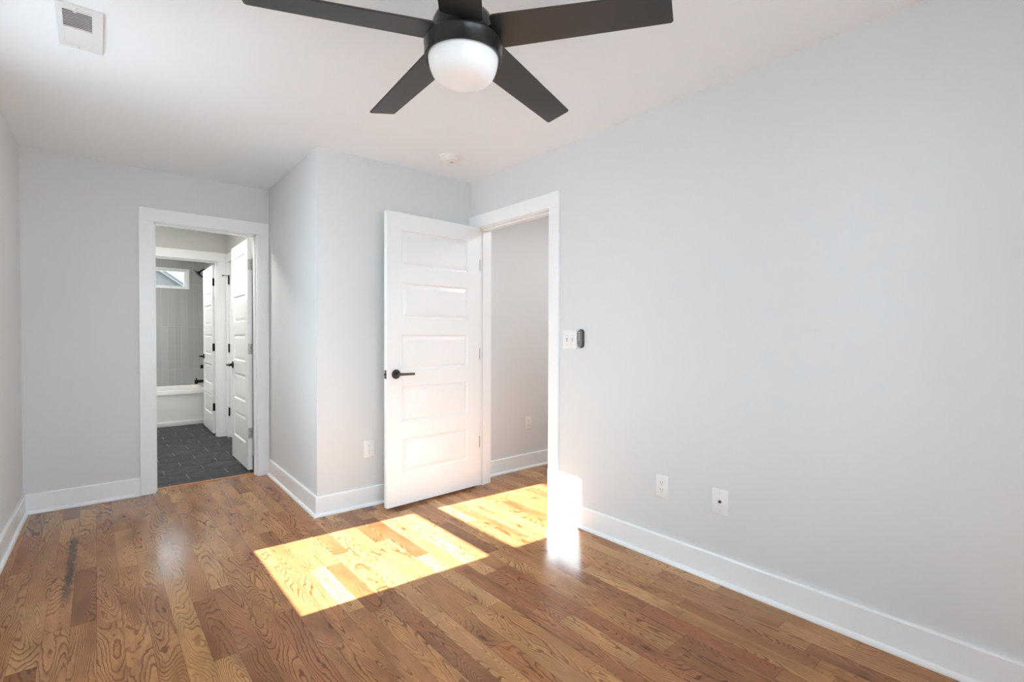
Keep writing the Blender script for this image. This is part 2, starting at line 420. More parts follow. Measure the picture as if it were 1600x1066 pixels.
# hall
bm = bmesh.new(); box(bm, XR+TW-.02, 4.2, 3.312, 3.43, 0, H)
struct('wall_hall_end', bm, M_wall, 'light grey hall wall seen through the entry doorway')
bm = bmesh.new(); box(bm, 4.1, 4.22, .8, 3.35, 0, H); struct('wall_hall_side', bm, M_wall)
bm = bmesh.new(); box(bm, XR+TW-.02, 4.2, .7, .82, 0, H); struct('wall_hall_near', bm, M_wall)

# bathroom
BR = 1.192
OY = 6.63; OX1 = 1.105
bm = bmesh.new(); box(bm, -.62, -.5, 4.6, 8.7, 0, H); struct('wall_bathroom_left', bm, M_bathwall)
bm = bmesh.new(); box(bm, BR, BR+.1, YB+TW+.001, 5.765, 0, H); box(bm, BR, BR+.1, 6.535, OY+.06, 0, H); box(bm, BR, BR+.1, 5.765, 6.535, 2.062, H)
box(bm, BR+.102, BR+.16, 5.6, 6.6, 0, H)
struct('wall_bathroom_right', bm, M_bathwall, 'pale warm grey right wall of the bathroom vestibule')
bm = bmesh.new(); box(bm, -.5, .30, OY, OY+TW, 0, H); box(bm, OX1, 1.5, OY, OY+TW, 0, H); box(bm, .30, OX1, OY, OY+TW, 2.072, H)
struct('wall_bathroom_inner', bm, M_bathwall, 'pale warm grey wall over the inner bathroom doorway')
BW0, BW1, BWZ0, BWZ1 = .16, 1.037, 1.866, 2.140
bm = bmesh.new()
box(bm, -.5, BW0, 8.5, 8.62, 0, H); box(bm, BW1, 1.5, 8.5, 8.62, 0, H); box(bm, BW0, BW1, 8.5, 8.62, 0, BWZ0); box(bm, BW0, BW1, 8.5, 8.62, BWZ1, H)
struct('wall_shower_back', bm, M_tile, 'shower wall of tall stacked grey tiles around the small window')
bm = bmesh.new(); box(bm, 1.235, 1.36, OY+TW, 8.5, 0, H); struct('wall_shower_right', bm, M_tile, 'grey tiled shower wall with the black fittings')

# ------------------------------------------------------------------ trim
def casing(bm, ax, face, a0, a1, ztop, cw=.090, ct=.018, sgn=-1, z0=0, lim=None):
    """flat casing round an opening; ax 'x': boards lie on plane x=face along y; ax 'y': on plane y=face along x"""
    f0, f1 = face, face+sgn*ct
    R = .005
    L = [(a0-R-cw, a0-R, z0, ztop+R), (a1+R, a1+R+cw, z0, ztop+R), (a0-R-cw, a1+R+cw, ztop+R, ztop+R+cw+.008)]
    for s0, s1, zz0, zz1 in L:
        if lim is not None: s1 = min(s1, lim)
        if ax == 'x': box(bm, min(f0, f1), max(f0, f1), s0, s1, zz0, zz1, .0015)
        else: box(bm, s0, s1, min(f0, f1), max(f0, f1), zz0, zz1, .0015)

# entry doorway
bm = bmesh.new()
CY0, CY1, CZ = 2.355, 3.167, 2.050
casing(bm, 'x', XR, CY0, CY1, CZ, lim=YCR-.003)
box(bm, XR-.001, XR+TW+.001, EY0, CY0, 0, EZ); box(bm, XR-.001, XR+TW+.001, CY1, EY1, 0, EZ); box(bm, XR-.001, XR+TW+.001, EY0, EY1, CZ, EZ)
box(bm, XR+.040, XR+.075, CY0, CY0+.011, 0, CZ, .001); box(bm, XR+.040, XR+.075, CY1-.011, CY1, 0, CZ, .001); box(bm, XR+.040, XR+.075, CY0, CY1, CZ-.011, CZ, .001)
casing(bm, 'x', XR+TW, CY0, CY1, CZ, sgn=1)
struct('trim_1', bm, M_trim, 'white flat casing and jamb of the entry doorway in the right wall')

# bathroom doorway
bm = bmesh.new(); BC0, BC1, BCZ = .342, 1.045, 2.048
casing(bm, 'y', YB, BC0, BC1, BCZ, lim=XCB-.003)
box(bm, BX0, BC0, YB-.001, YB+TW+.001, 0, DZ); box(bm, BC1, BX1, YB-.001, YB+TW+.001, 0, DZ); box(bm, BX0, BX1, YB-.001, YB+TW+.001, BCZ, DZ)
box(bm, BC0, BC0+.011, YB+.03, YB+.078, 0, BCZ, .001); box(bm, BC1-.011, BC1, YB+.03, YB+.078, 0, BCZ, .001); box(bm, BC0, BC1, YB+.03, YB+.078, BCZ-.011, BCZ, .001)
casing(bm, 'y', YB+TW, BC0, BC1, BCZ, sgn=1, lim=BR-.003)
struct('trim_2', bm, M_trim, 'white flat casing and jamb of the bathroom doorway in the back wall')

# inner bathroom doorway
bm = bmesh.new(); IC0, IC1, ICZ = .32, 1.088, 2.056
casing(bm, 'y', OY, IC0, IC1, ICZ, lim=BR-.003)
box(bm, .30, IC0, OY-.001, OY+TW+.001, 0, 2.072); box(bm, IC1, OX1, OY-.001, OY+TW+.001, 0, 2.072); box(bm, .30, OX1, OY-.001, OY+TW+.001, ICZ, 2.072)
box(bm, IC1-.011, IC1, OY+.03, OY+.08, 0, ICZ, .001); box(bm, IC0, IC1, OY+.03, OY+.08, ICZ-.011, ICZ, .001)
struct('trim_3', bm, M_trim, 'white casing of the inner bathroom doorway')

# linen closet doorway in the vestibule's right wall
bm = bmesh.new(); casing(bm, 'x', BR, 5.785, 6.515, 2.042, cw=.088)
box(bm, BR-.001, BR+.1, 6.515, 6.535, 0, 2.062); box(bm, BR-.001, BR+.1, 5.765, 5.785, 0, 2.062); box(bm, BR-.001, BR+.1, 5.765, 6.535, 2.042, 2.062)
struct('trim_4', bm, M_trim, 'white casing with black hinges on the vestibule right wall')

# baseboards with shoe moulding
BP = [(0, 0), (.028, 0), (.028, .007), (.025, .014), (.019, .019), (.0145, .021), (.0145, .127), (.011, .133), (0, .133)]
def board(name, path, label):
    bm = bmesh.new(); sweep(bm, BP, path); return struct(name, bm, M_trim, label)
board('baseboard_left', [(xl(YR)+.0, YR), (xl(YB), YB)], 'white baseboard at the foot of the left wall')
board('baseboard_back', [(xl(YB), YB), (BC0-.096, YB)], 'white baseboard left of the bathroom doorway')
board('baseboard_closet', [(XCB, YB-.019), (XC, YC), (XR, YCR)], 'white baseboard wrapping the boxed-out corner')
board('baseboard_right', [(XR, CY0-.096), (XR, YR)], 'long white baseboard along the right wall')
board('baseboard_hall', [(XR+TW, 3.312), (4.1, 3.312)], 'white baseboard in the hall beyond the entry doorway')
board('baseboard_rear', [(XR, YR), (xl(YR), YR)], 'white baseboard below the rear windows')

# ------------------------------------------------------------------ doors
def leaf_mesh(bm, w, h, t, px0, px1, zs):
    """door leaf, x 0..w from the hinge, front face y=0, back face y=t; raised panels on both faces"""
    xs = [0, px0, px1, w]; zc = [0]
    for a, b in sorted(zs): zc += [a, b]
    zc.append(h)
    pans = [(round(a, 5), round(b, 5)) for a, b in zs]
    for side in (0, 1):
        Y = 0 if side == 0 else t; sg = 1 if side == 0 else -1
        for i in range(3):
            for k in range(len(zc)-1):
                x0, x1, z0, z1 = xs[i], xs[i+1], zc[k], zc[k+1]
                if i == 1 and (round(z0, 5), round(z1, 5)) in pans:
                    prev = None
                    for ins, dep in ((0, 0), (.002, .006), (.006, .0105), (.012, .0120), (.035, .0040), (.040, .0035)):
                        q = [bm.verts.new(v) for v in ((x0+ins, Y+sg*dep, z0+ins), (x1-ins, Y+sg*dep, z0+ins), (x1-ins, Y+sg*dep, z1-ins), (x0+ins, Y+sg*dep, z1-ins))]
                        if prev:
                            for m_ in range(4): bm.faces.new((prev[m_], prev[(m_+1) % 4], q[(m_+1) % 4], q[m_]))
                        prev = q
                    bm.faces.new(prev)
                else:
                    bm.faces.new([bm.verts.new(v) for v in ((x0, Y, z0), (x1, Y, z0), (x1, Y, z1), (x0, Y, z1))])
    for k in range(len(zc)-1):
        for x in (0, w): bm.faces.new([bm.verts.new(v) for v in ((x, 0, zc[k]), (x, t, zc[k]), (x, t, zc[k+1]), (x, 0, zc[k+1]))])
    for i in range(3):
        for z in (0, h): bm.faces.new([bm.verts.new(v) for v in ((xs[i], 0, z), (xs[i+1], 0, z), (xs[i+1], t, z), (xs[i], t, z))])
    bmesh.ops.remove_doubles(bm, verts=bm.verts, dist=1e-5)

PZ = [(.220, .460), (.583, .828), (.945, 1.190), (1.306, 1.551), (1.670, 1.916)]   # panel heights above the leaf's foot
def lever(parent, m, x, z, y, out, toward, label=None, ln=.118):
    """lever handle on a face: out = -1/+1 along y, toward = -1/+1 along x"""
    h = obj('door_handle', (lambda b: (lathe(b, [(.0300, 0), (.0325, .0015), (.0330, .007), (.0315, .009), (.014, .0095), (.0115, .012), (.0105, .046)], 36, TR(x, y, z) @ RX(PI/2 if out < 0 else -PI/2)), b)[1])(bmesh.new()), m, parent, smooth=True, label=label)
    b = bmesh.new()
    tube(b, [(x-toward*.011, y+out*.050, z), (x, y+out*.051, z), (x+toward*.02, y+out*.051, z), (x+toward*ln, y+out*.050, z-.001)], [.0095, .0105, .0095, .0088], 18)
    obj('lever', b, m, h, smooth=True)
    return h

def hinge(parent, m, x0, x1, y0, y1, z, px, py, label=None):
    b = bmesh.new(); box(b, x0, x1, y0, y1, z-.0455, z+.0455, .0006)
    lathe(b, [(.0035, z-.050), (.006, z-.0485), (.006, z+.0485), (.0035, z+.050)], 14, TR(px, py, 0))
    h = obj('hinge', b, m, parent, smooth=True, label=label)
    return h

def screws(parent, m, pts, rot, name='screw', r=.0032):
    for p in pts:
        b = bmesh.new(); lathe(b, [(r, 0), (r, .0006), (r*.6, .0011)], 12, TR(*p) @ rot); obj(name, b, m, parent, smooth=True)

# entry door: leaf opened a little past square, in front of the closet wall
ang = math.atan2(3.095-3.130, 1.511-2.313)
d1 = thing('door_1', 'open white five-panel entry door swung against the boxed-out corner', 'door', (2.313, 3.130, .018), ang, kind='structure')
# local +x runs from the hinge to the free edge; local +y points towards the camera side, so thickness goes to -y
bm = bmesh.new(); leaf_mesh(bm, .806, 2.034, .035, .112, .690, PZ)
bmesh.ops.transform(bm, matrix=TR(0, -.035, 0), verts=bm.verts)
obj('door_leaf', bm, M_door, d1)
lever(d1, M_bronze, .738, .918, 0, 1, -1, 'dark bronze lever handle')
lever(d1, M_bronze, .738, .918, -.035, -1, -1)
b = bmesh.new(); box(b, .8055, .8075, -.030, -.005, .918-.029, .918+.029, .0008); lp = obj('latch_plate', b, M_bronze, d1)
b = bmesh.new(); box(b, .8072, .816, -.024, -.011, .918-.0065, .918+.0065, .002); obj('latch_bolt', b, M_bronze, lp)
for z in (1.745, 1.040, .335):
    hinge(d1, M_nickel, -.0022, .0002, -.036, -.003, z, -.004, -.041)
for z in (1.745+.018, 1.040+.018, .335+.018):
    b = bmesh.new(); box(b, XR-.014, XR+.022, CY1-.0022, CY1+.0005, z-.0455, z+.0455, .0006)
    h = obj('hinge_leaf', b, M_nickel); h.parent = d1; h.matrix_parent_inverse = (TR(2.313, 3.130, .018) @ RZ(ang)).inverted()

# bathroom door: swings into the vestibule, hinges on the right jamb
pz2 = [(a, b) for a, b in PZ]
a2 = math.atan2(5.465-4.770, 1.021-1.013)
d2 = thing('door_2', 'open white five-panel bathroom door with silver hinges', 'door', (1.013, 4.768, .016), a2, kind='structure')
bm = bmesh.new(); leaf_mesh(bm, .700, 2.026, .035, .105, .600, pz2)
bmesh.ops.transform(bm, matrix=TR(0, -.035, 0), verts=bm.verts)
obj('door_leaf', bm, M_door, d2)
lever(d2, M_black, .640, .895, 0, 1, -1, 'black lever handle')
for z in (1.802, 1.063, .325):
    h = hinge(d2, M_nickel, -.0025, .0002, -.035, -.002, z, -.012, -.040, 'satin nickel hinge')
    b = bmesh.new(); box(b, -.0405, -.0012, -.0385, -.0362, z-.0455, z+.0455, .0006); obj('hinge_leaf', b, M_nickel, h)
    screws(h, M_bronze, [(-.0026, -.012, z+.03), (-.0026, -.012, z-.03), (-.0026, -.024, z+.01), (-.0026, -.024, z-.014)], RY(-PI/2))

# inner bathroom door with black hinges
a3 = math.atan2(7.54-6.80, 1.079-1.069)
d3 = thing('door_3', 'open white five-panel inner door with black hinges beside the tub', 'door', (1.069, 6.800, .016), a3, kind='structure')
bm = bmesh.new(); leaf_mesh(bm, .745, 2.020, .033, .105, .640, pz2)
bmesh.ops.transform(bm, matrix=TR(0, -.033, 0), verts=bm.verts)
obj('door_leaf', bm, M_door, d3)
lever(d3, M_black, .685, .905, 0, 1, -1, 'black lever handle')
for z in (1.815, 1.035, .318):
    h = hinge(d3, M_black, -.0035, .0002, -.035, .004, z, -.010, -.037, 'black hinge')
    b = bmesh.new(); box(b, -.040, -.001, -.0385, -.0350, z-.0455, z+.0455, .0006); obj('hinge_leaf', b, M_black, h)

# closed linen door in the vestibule's right wall
d4 = thing('door_4', 'closed white closet door in the vestibule right wall', 'door', (BR+.004, 6.511, .012), -PI/2, kind='structure')
bm = bmesh.new(); leaf_mesh(bm, .722, 2.026, .035, .105, .617, pz2)
obj('door_leaf', bm, M_door, d4)
for z in (1.825, 1.035, .290):
    b = bmesh.new(); lathe(b, [(.0045, z-.050), (.0078, z-.0485), (.0078, z+.0485), (.0045, z+.050)], 14, TR(-.003, -.008, 0))
    h = obj('hinge', b, M_black, d4, smooth=True, label='black hinge knuckle')
    if z > 1.5:
        b = bmesh.new(); tube(b, [(-.003, -.008, z+.052), (-.012, -.03, z+.053), (-.022, -.062, z+.053)], .0032, 10)
        lathe(b, [(.009, 0), (.009, .010)], 14, TR(-.022, -.060, z+.053) @ RX(PI/2))
        lathe(b, [(.0085, z+.046), (.0085, z+.058)], 14, TR(-.003, -.008, 0))
        obj('door_stop', b, M_black, h, smooth=True)

# ------------------------------------------------------------------ windows
def dh_window(name, label, M, width, z0, z1, zr0, zr1, gl_inset, thick=.07):
    """double-hung window in a local frame: x along the wall 0..width, y = outwards depth"""
    root = thing(name, label, None, (0, 0, 0), 0, kind='structure'); root.matrix_world = M
    b = bmesh.new(); fw = .022
    box(b, 0, fw, 0, thick, z0, z1, .001); box(b, width-fw, width, 0, thick, z0, z1, .001)
    box(b, fw, width-fw, 0, thick, z0, z0+fw, .001); box(b, fw, width-fw, 0, thick, z1-fw, z1, .001)
    obj('window_frame', b, M_vinyl, root)
    for nm, a, c, y in (('lower_sash', z0+fw, zr1, .012), ('upper_sash', zr0, z1-fw, .040)):
        b = bmesh.new(); g0 = gl_inset
        ga = (gl_inset[2] if nm == 'lower_sash' else zr1); gb = (zr0 if nm == 'lower_sash' else gl_inset[3])
        x0, x1 = gl_inset[0], gl_inset[1]
        box(b, fw, x0, y, y+.024, a, c, .001); box(b, x1, width-fw, y, y+.024, a, c, .001)
        box(b, x0, x1, y, y+.024, a, ga, .001); box(b, x0, x1, y, y+.024, gb, c, .001)
        s = obj(nm, b, M_vinyl, root)
        b = bmesh.new(); box(b, x0-.004, x1+.004, y+.010, y+.014, ga-.004, gb+.004); obj('pane', b, M_glass, s)
    return root

# left window; local x runs along +y of the room, local y points outside (-x)
yw0, yw1 = WY0, WY1
xw = -.478
Mw = Matrix(((0, -1, 0, xw), (1, 0, 0, yw0), (0, 0, 1, 0), (0, 0, 0, 1)))
dh_window('window_1', 'double-hung window in the left wall behind the camera view', Mw, yw1-yw0, WZ0, WZ1, 1.455, 1.545, (2.238-yw0, 3.068-yw0, .776, 2.213))
portal((xw-.09, (yw0+yw1)/2, (WZ0+WZ1)/2), (PI/2, 0, -PI/2), WZ1-WZ0 and (yw1-yw0), WZ1-WZ0)
xw2 = xl(-.4)-.055  # added unseen window, lets in more daylight for the right wall
Mw = Matrix(((0, -1, 0, xw2), (1, 0, 0, VY_0), (0, 0, 1, 0), (0, 0, 0, 1)))
dh_window('window_5', 'unseen double-hung window added in the left wall for more daylight', Mw, VY_1-VY_0, WZ0, WZ1, 1.455, 1.545, (.063, VY_1-VY_0-.06, .776, 2.213))
portal((xw2-.09, (VY_0+VY_1)/2, (WZ0+WZ1)/2), (PI/2, 0, -PI/2), VY_1-VY_0, WZ1-WZ0)
for k, (a, b_) in enumerate(RW):
    Mw = Matrix(((-1, 0, 0, b_), (0, -1, 0, YR-.05), (0, 0, 1, 0), (0, 0, 0, 1)))
    dh_window('window_%d' % (k+2), 'double-hung window in the wall behind the camera', Mw, b_-a, .62, 2.29, 1.42, 1.49, (.06, b_-a-.06, .69, 2.225))
    portal(((a+b_)/2, YR-.14, 1.455), (PI/2, 0, 0), b_-a, 1.67)
# window casings inside
bm = bmesh.new()
for a, b_ in RW:
    for s0, s1, z0, z1 in ((a-.09, a, .62, 2.29), (b_, b_+.09, .62, 2.29), (a-.09, b_+.09, 2.29, 2.385), (a-.09, b_+.09, .53, .62)):
        box(bm, s0, min(s1, XR), YR, YR+.018, z0, z1)
struct('trim_5', bm, M_trim)

# small bathroom window, fixed
w4 = thing('window_4', 'small high white-framed window in the tiled shower wall', None, (BW0, 8.5, BWZ0), 0, kind='structure')
ww, wh = BW1-BW0, BWZ1-BWZ0
b = bmesh.new(); f = .016
box(b, -.008, f, -.006, .10, -.008, wh+.008, .001); box(b, ww-f, ww+.008, -.006, .10, -.008, wh+.008, .001)
box(b, f, ww-f, -.006, .10, -.008, f, .001); box(b, f, ww-f, -.006, .10, wh-f, wh+.008, .001)
obj('window_frame', b, M_vinyl, w4)
b = bmesh.new(); g = .052
box(b, f, g, .030, .065, f, wh-f, .001); box(b, ww-g, ww-f, .030, .065, f, wh-f, .001); box(b, g, ww-g, .030, .065, f, f+.018, .001); box(b, g, ww-g, .030, .065, wh-f-.020, wh-f, .001)
s = obj('sash', b, M_vinyl, w4)
b = bmesh.new(); box(b, g-.004, ww-g+.004, .046, .050, f+.014, wh-f-.016); obj('pane', b, M_glass, s)
portal((BW0+ww/2, 8.64, (BWZ0+BWZ1)/2), (-PI/2, 0, 0), ww, wh)

# ------------------------------------------------------------------ ceiling fan
FX, FY = .9095, 1.3205
fan = thing('ceiling_fan', 'black five-blade ceiling fan with a round frosted light bowl', 'ceiling fan', (FX, FY, H), 0)
z_ = lambda z: z-H
b = bmesh.new(); lathe(b, [(.030, z_(2.345)), (.062, z_(2.352)), (.072, z_(2.375)), (.075, z_(2.438)), (.075, 0)], 40); obj('canopy', b, M_fan, fan, smooth=True)
b = bmesh.new(); lathe(b, [(.0125, z_(2.235)), (.0125, z_(2.36))], 20); obj('downrod', b, M_fan, fan, smooth=True)
b = bmesh.new(); lathe(b, [(.090, z_(2.140)), (.099, z_(2.142)), (.1005, z_(2.150)), (.1005, z_(2.188)), (.0985, z_(2.204)), (.090, z_(2.222)), (.070, z_(2.238)), (.036, z_(2.246)), (.026, z_(2.262))], 64)
obj('motor_housing', b, M_fan, fan, smooth=True)
b = bmesh.new(); lathe(b, [(.108, z_(2.098)), (.1175, z_(2.093)), (.1180, z_(2.0895)), (.1215, z_(2.0890)), (.1245, z_(2.092)), (.1248, z_(2.134)), (.1262, z_(2.1360)), (.1262, z_(2.1405)), (.1235, z_(2.1430)), (.1205, z_(2.144)), (.10, z_(2.144))], 72)
obj('light_ring', b, M_fan, fan, smooth=True)
b = bmesh.new(); lathe(b, [(.001, z_(2.0165)), (.030, z_(2.0172)), (.060, z_(2.0200)), (.078, z_(2.0250)), (.091, z_(2.0335)), (.100, z_(2.045)), (.1065, z_(2.060)), (.1105, z_(2.076)), (.1125, z_(2.092)), (.1125, z_(2.098))], 72)
obj('lamp_bowl', b, M_bowl, fan, smooth=True)
bpitch = -.1924; ph0 = -.9789
dph = [0, 0, 0, 0, 0]
for k in range(5):
    th = ph0 + k*2*PI/5 + math.radians(dph[k])
    M = TR(0, 0, z_(2.168)) @ RZ(th) @ RY(math.atan(.033)) @ RX(bpitch)
    b = bmesh.new()
    def wd(r): return .0662+(.0543-.0662)*(r-.12)/.53
    r0, rp, rm = .104, .6453, .6346
    out = [(r0+.012, -wd(r0)), (rm-.006, -wd(rm)), (rm, -wd(rm)+.006), (rp, wd(rp)-.006), (rp-.006, wd(rp)), (r0+.012, wd(r0)), (r0+.003, wd(r0)-.004), (r0, wd(r0)-.012), (r0, -wd(r0)+.012), (r0+.003, -wd(r0)+.004)]
    prism(b, out, -.003, .003)
    es = [e for e in b.edges if abs(e.verts[0].co.z-e.verts[1].co.z) < 1e-6]
    bmesh.ops.bevel(b, geom=es, offset=.0012, segments=1, affect='EDGES')
    bmesh.ops.transform(b, matrix=M, verts=b.verts)
    bl = obj('blade', b, M_blade, fan)
    b = bmesh.new(); box(b, .075, .165, -.024, .024, .0031, .0085, .002)
    for sy in (-.014, .014): lathe(b, [(.005, .0085), (.005, .0105), (.003, .0115)], 10, TR(.150, sy, 0))
    bmesh.ops.transform(b, matrix=M, verts=b.verts); obj('blade_arm', b, M_fan, bl)

# ------------------------------------------------------------------ ceiling register
v = thing('ceiling_vent', 'white two-way ceiling vent with one open louvre bank', 'vent', (0, 0, H))
VX0, VX1, VY0, VY1 = -.108, .031, 2.476, 2.836
b = bmesh.new(); t0, t1 = -.008, 0
s_x0, s_x1 = -.089, -.002; A0, A1, B0, B1 = 2.515, 2.658, 2.676, 2.800
for x0, x1, y0, y1 in ((VX0, s_x0, VY0, VY1), (s_x1, VX1, VY0, VY1), (s_x0, s_x1, VY0, A0), (s_x0, s_x1, A1, B0), (s_x0, s_x1, B1, VY1)):
    box(b, x0, x1, y0, y1, t0, -.0002)
obj('vent_frame', b, M_ventw, v)
b = bmesh.new(); box(b, s_x0, s_x1, A0, A1, -.0012, -.0002); box(b, s_x0, s_x1, B0, B1, -.0012, -.0002); obj('duct_shade_sheet', b, M_duct_shade, v)  # flat dark sheets paint the shade of the duct behind the louvres
n = 11
for i in range(n):
    b = bmesh.new(); yc = A0+(i+.5)*(A1-A0)/n
    box(b, s_x0, s_x1, -.0042, .0042, -.0005, .0005, M=TR(0, yc, -.0055) @ RX(math.radians(14))); obj('louvre', b, M_ventw, v)
for i in range(9):
    b = bmesh.new(); yc = B0+(i+.5)*(B1-B0)/9
    box(b, s_x0, s_x1, -.0072, .0072, -.0004, .0004, M=TR(0, yc, -.0055) @ RX(math.radians(-10))); obj('louvre', b, M_ventw, v)
b = bmesh.new(); box(b, -.052, -.008, 2.503, 2.512, -.0125, -.0078, .0015); lathe(b, [(.006, -.014), (.006, -.0078)], 14, TR(-.052, 2.508, 0)); obj('damper_lever', b, M_ventw, v)
for p in ((-.045, 2.492), (-.045, 2.820)):
    b = bmesh.new(); lathe(b, [(.0035, -.0090), (.0042, -.0078)], 12, TR(p[0], p[1], 0)); obj('screw', b, M_screw, v, smooth=True)

# ------------------------------------------------------------------ smoke detector
sdt = thing('smoke_detector', 'small round white smoke detector on the ceiling', 'smoke detector', (1.872, 2.885, H))
b = bmesh.new(); lathe(b, [(.060, -.012), (.066, -.010), (.067, 0)], 48); obj('base', b, M_plate, sdt, smooth=True)
b = bmesh.new(); lathe(b, [(.030, -.036), (.050, -.034), (.058, -.028), (.0605, -.018), (.0605, -.0122)], 48); obj('cover', b, M_plate, sdt, smooth=True)
b = bmesh.new(); lathe(b, [(.010, -.0385), (.012, -.0362)], 24, TR(.018, 0, 0)); obj('test_button', b, M_screw, sdt, smooth=True)

# ------------------------------------------------------------------ wall plates (local: x along the wall, y out of the wall towards -y, z up)
def plate(bm, w, h, t=.0055):
    box(bm, -w/2, w/2, -t, 0, -h/2, h/2, .0028, 2)
def outlet(label, loc, rz):
    r = thing('power_outlet', label, 'outlet', loc, rz, 'white duplex power outlets')
    b = bmesh.new(); plate(b, .0765, .119); obj('wall_plate', b, M_plate, r, smooth=True)
    for s in (1, -1):
        b = bmesh.new(); pts = []
        for k in range(32):
            a = 2*PI*k/32; pts.append((.0172*math.cos(a), max(-.0145, min(.0145, .0172*math.sin(a)))))
        a_ = [b.verts.new((x, -.0072, z+s*.0195)) for x, z in pts]; c_ = [b.verts.new((x, -.005, z+s*.0195)) for x, z in pts]
        b.faces.new(a_); b.faces.new(c_[::-1])
        for k in range(32): b.faces.new((a_[k], a_[(k+1) % 32], c_[(k+1) % 32], c_[k]))
        rc = obj('receptacle', b, M_plate, r)
        for x0, hh in ((-.0065, .0045), (.0065, .0038)):
            b = bmesh.new(); box(b, x0-.0011, x0+.0011, -.0076, -.0070, s*.0195+.003-hh, s*.0195+.003+hh); obj('slot', b, M_slot, rc)
        b = bmesh.new(); lathe(b, [(.0024, 0), (.0024, .0006)], 12, TR(0, -.0070, s*.0195-.0085) @ RX(PI/2)); obj('slot', b, M_slot, rc)
    b = bmesh.new(); lathe(b, [(.0030, 0), (.0026, .0010)], 12, TR(0, -.0052, 0) @ RX(PI/2)); obj('screw', b, M_screw, r)
    return r
WR = -PI/2    # right wall faces -x: local -y -> world -x
outlet('white duplex outlet low on the long right wall', (XR, 1.4875, .396), WR)
outlet('white duplex outlet on the boxed-out corner left of the open door', (1.470, YC+BC*(1.470-XC), .402), math.atan(BC))
outlet('white duplex outlet in the hall beyond the entry doorway', (3.003, 3.312, .410), 0)

cx = thing('cable_outlet', 'white wall plate with a coaxial cable socket on the right wall', 'cable outlet', (XR, 1.1645, .396), WR)
b = bmesh.new(); plate(b, .082, .124); obj('wall_plate', b, M_plate, cx, smooth=True)
b = bmesh.new(); lathe(b, [(.0078, 0), (.0078, .003), (.0046, .0032), (.0046, .011), (.0035, .0112)], 6, TR(0, -.0055, .001) @ RX(PI/2)); obj('cable_socket', b, M_bronze, cx)
for z in (.042, -.042):
    b = bmesh.new(); lathe(b, [(.0032, 0), (.0028, .0010)], 12, TR(0, -.0053, z) @ RX(PI/2)); obj('screw', b, M_screw, cx)

sw = thing('light_switch', 'white double toggle light switch beside the entry doorway', 'light switch', (XR, 2.1665, 1.179), WR)
b = bmesh.new(); plate(b, .122, .122); obj('wall_plate', b, M_plate, sw, smooth=True)
for x in (-.023, .023):
    b = bmesh.new(); box(b, x-.0052, x+.0052, -.0062, -.0050, -.012, .012, .0004); tg = obj('toggle_slot', b, M_screw, sw)
    b = bmesh.new(); box(b, -.0042, .0042, -.014, 0, -.0045, .0045, .0012, M=TR(x, -.0055, .002) @ RX(math.radians(-28))); obj('toggle', b, M_plate, tg)
    for z in (.030, -.030):
        b = bmesh.new(); lathe(b, [(.0028, 0), (.0024, .0008)], 12, TR(x, -.0053, z) @ RX(PI/2)); obj('screw', b, M_screw, sw)

def pill(bm, w, h, y0, y1, n=12, bev=.002):
    pts = []
    for k in range(n+1): a = PI*k/n; pts.append((w/2*math.cos(a), h/2-w/2+w/2*math.sin(a)))
    for k in range(n+1): a = PI+PI*k/n; pts.append((w/2*math.cos(a), -h/2+w/2+w/2*math.sin(a)))
    a_ = [bm.verts.new((x, y0, z)) for x, z in pts]; c_ = [bm.verts.new((x, y1, z)) for x, z in pts]
    fa = bm.faces.new(a_); bm.faces.new(c_[::-1]); m_ = len(pts)
    for k in range(m_): bm.faces.new((a_[k], a_[(k+1) % m_], c_[(k+1) % m_], c_[k]))
    if bev: bmesh.ops.bevel(bm, geom=list(fa.edges), offset=bev, segments=2, affect='EDGES')
rem = thing('fan_remote', 'grey pill-shaped fan remote in its wall cradle beside the light switch', 'remote control', (XR, 2.070, 1.187), WR)
b = bmesh.new(); pill(b, .045, .118, -.012, 0); obj('cradle', b, M_holder, rem, smooth=True)
b = bmesh.new(); pill(b, .037, .108, -.020, -.010); bd = obj('remote_body', b, M_remote, rem, smooth=True)
for i in range(4):
    b = bmesh.new(); lathe(b, [(.0040, 0), (.0040, .0012), (.003, .0018)], 14, TR(-.003, -.0198, .038-i*.0145) @ RX(PI/2)); obj('button', b, M_plate, bd, smooth=True)

# ------------------------------------------------------------------ bathroom fixtures
TX0, TX1, TY0, TY1, TZ = -.46, 1.2330, 7.752, 8.498, .474
tub = thing('bathtub', 'white alcove bathtub below the tiled shower wall', 'bathtub', ((TX0+TX1)/2, (TY0+TY1)/2, 0))
cxm, cym = (TX0+TX1)/2, (TY0+TY1)/2; hw, hd = (TX1-TX0)/2, (TY1-TY0)/2
b = bmesh.new()
def rr_loop(b, w_, d_, r_, z, oy=0, n=6):
    out = []
    for sx, sy, a0 in ((1, 1, 0), (-1, 1, PI/2), (-1, -1, PI), (1, -1, 3*PI/2)):
        for k in range(n+1):
            a = a0+PI/2*k/n; out.append(b.verts.new((sx*(w_-r_)+r_*math.cos(a), sy*(d_-r_)+r_*math.sin(a)+oy, z)))
    return out
loops = [rr_loop(b, hw, hd, .004, TZ-.062), rr_loop(b, hw, hd, .004, TZ-.008), rr_loop(b, hw-.006, hd-.006, .008, TZ), rr_loop(b, hw-.085, hd-.070, .10, TZ-.001),
         rr_loop(b, hw-.100, hd-.082, .10, TZ-.02), rr_loop(b, hw-.16, hd-.12, .10, .13), rr_loop(b, hw-.22, hd-.17, .08, .09)]
for a, c in zip(loops, loops[1:]):
    n = len(a)
    for k in range(n): b.faces.new((a[k], a[(k+1) % n], c[(k+1) % n], c[k]))
b.faces.new(loops[-1])
obj('tub_basin', b, M_enamel, tub, smooth=True)
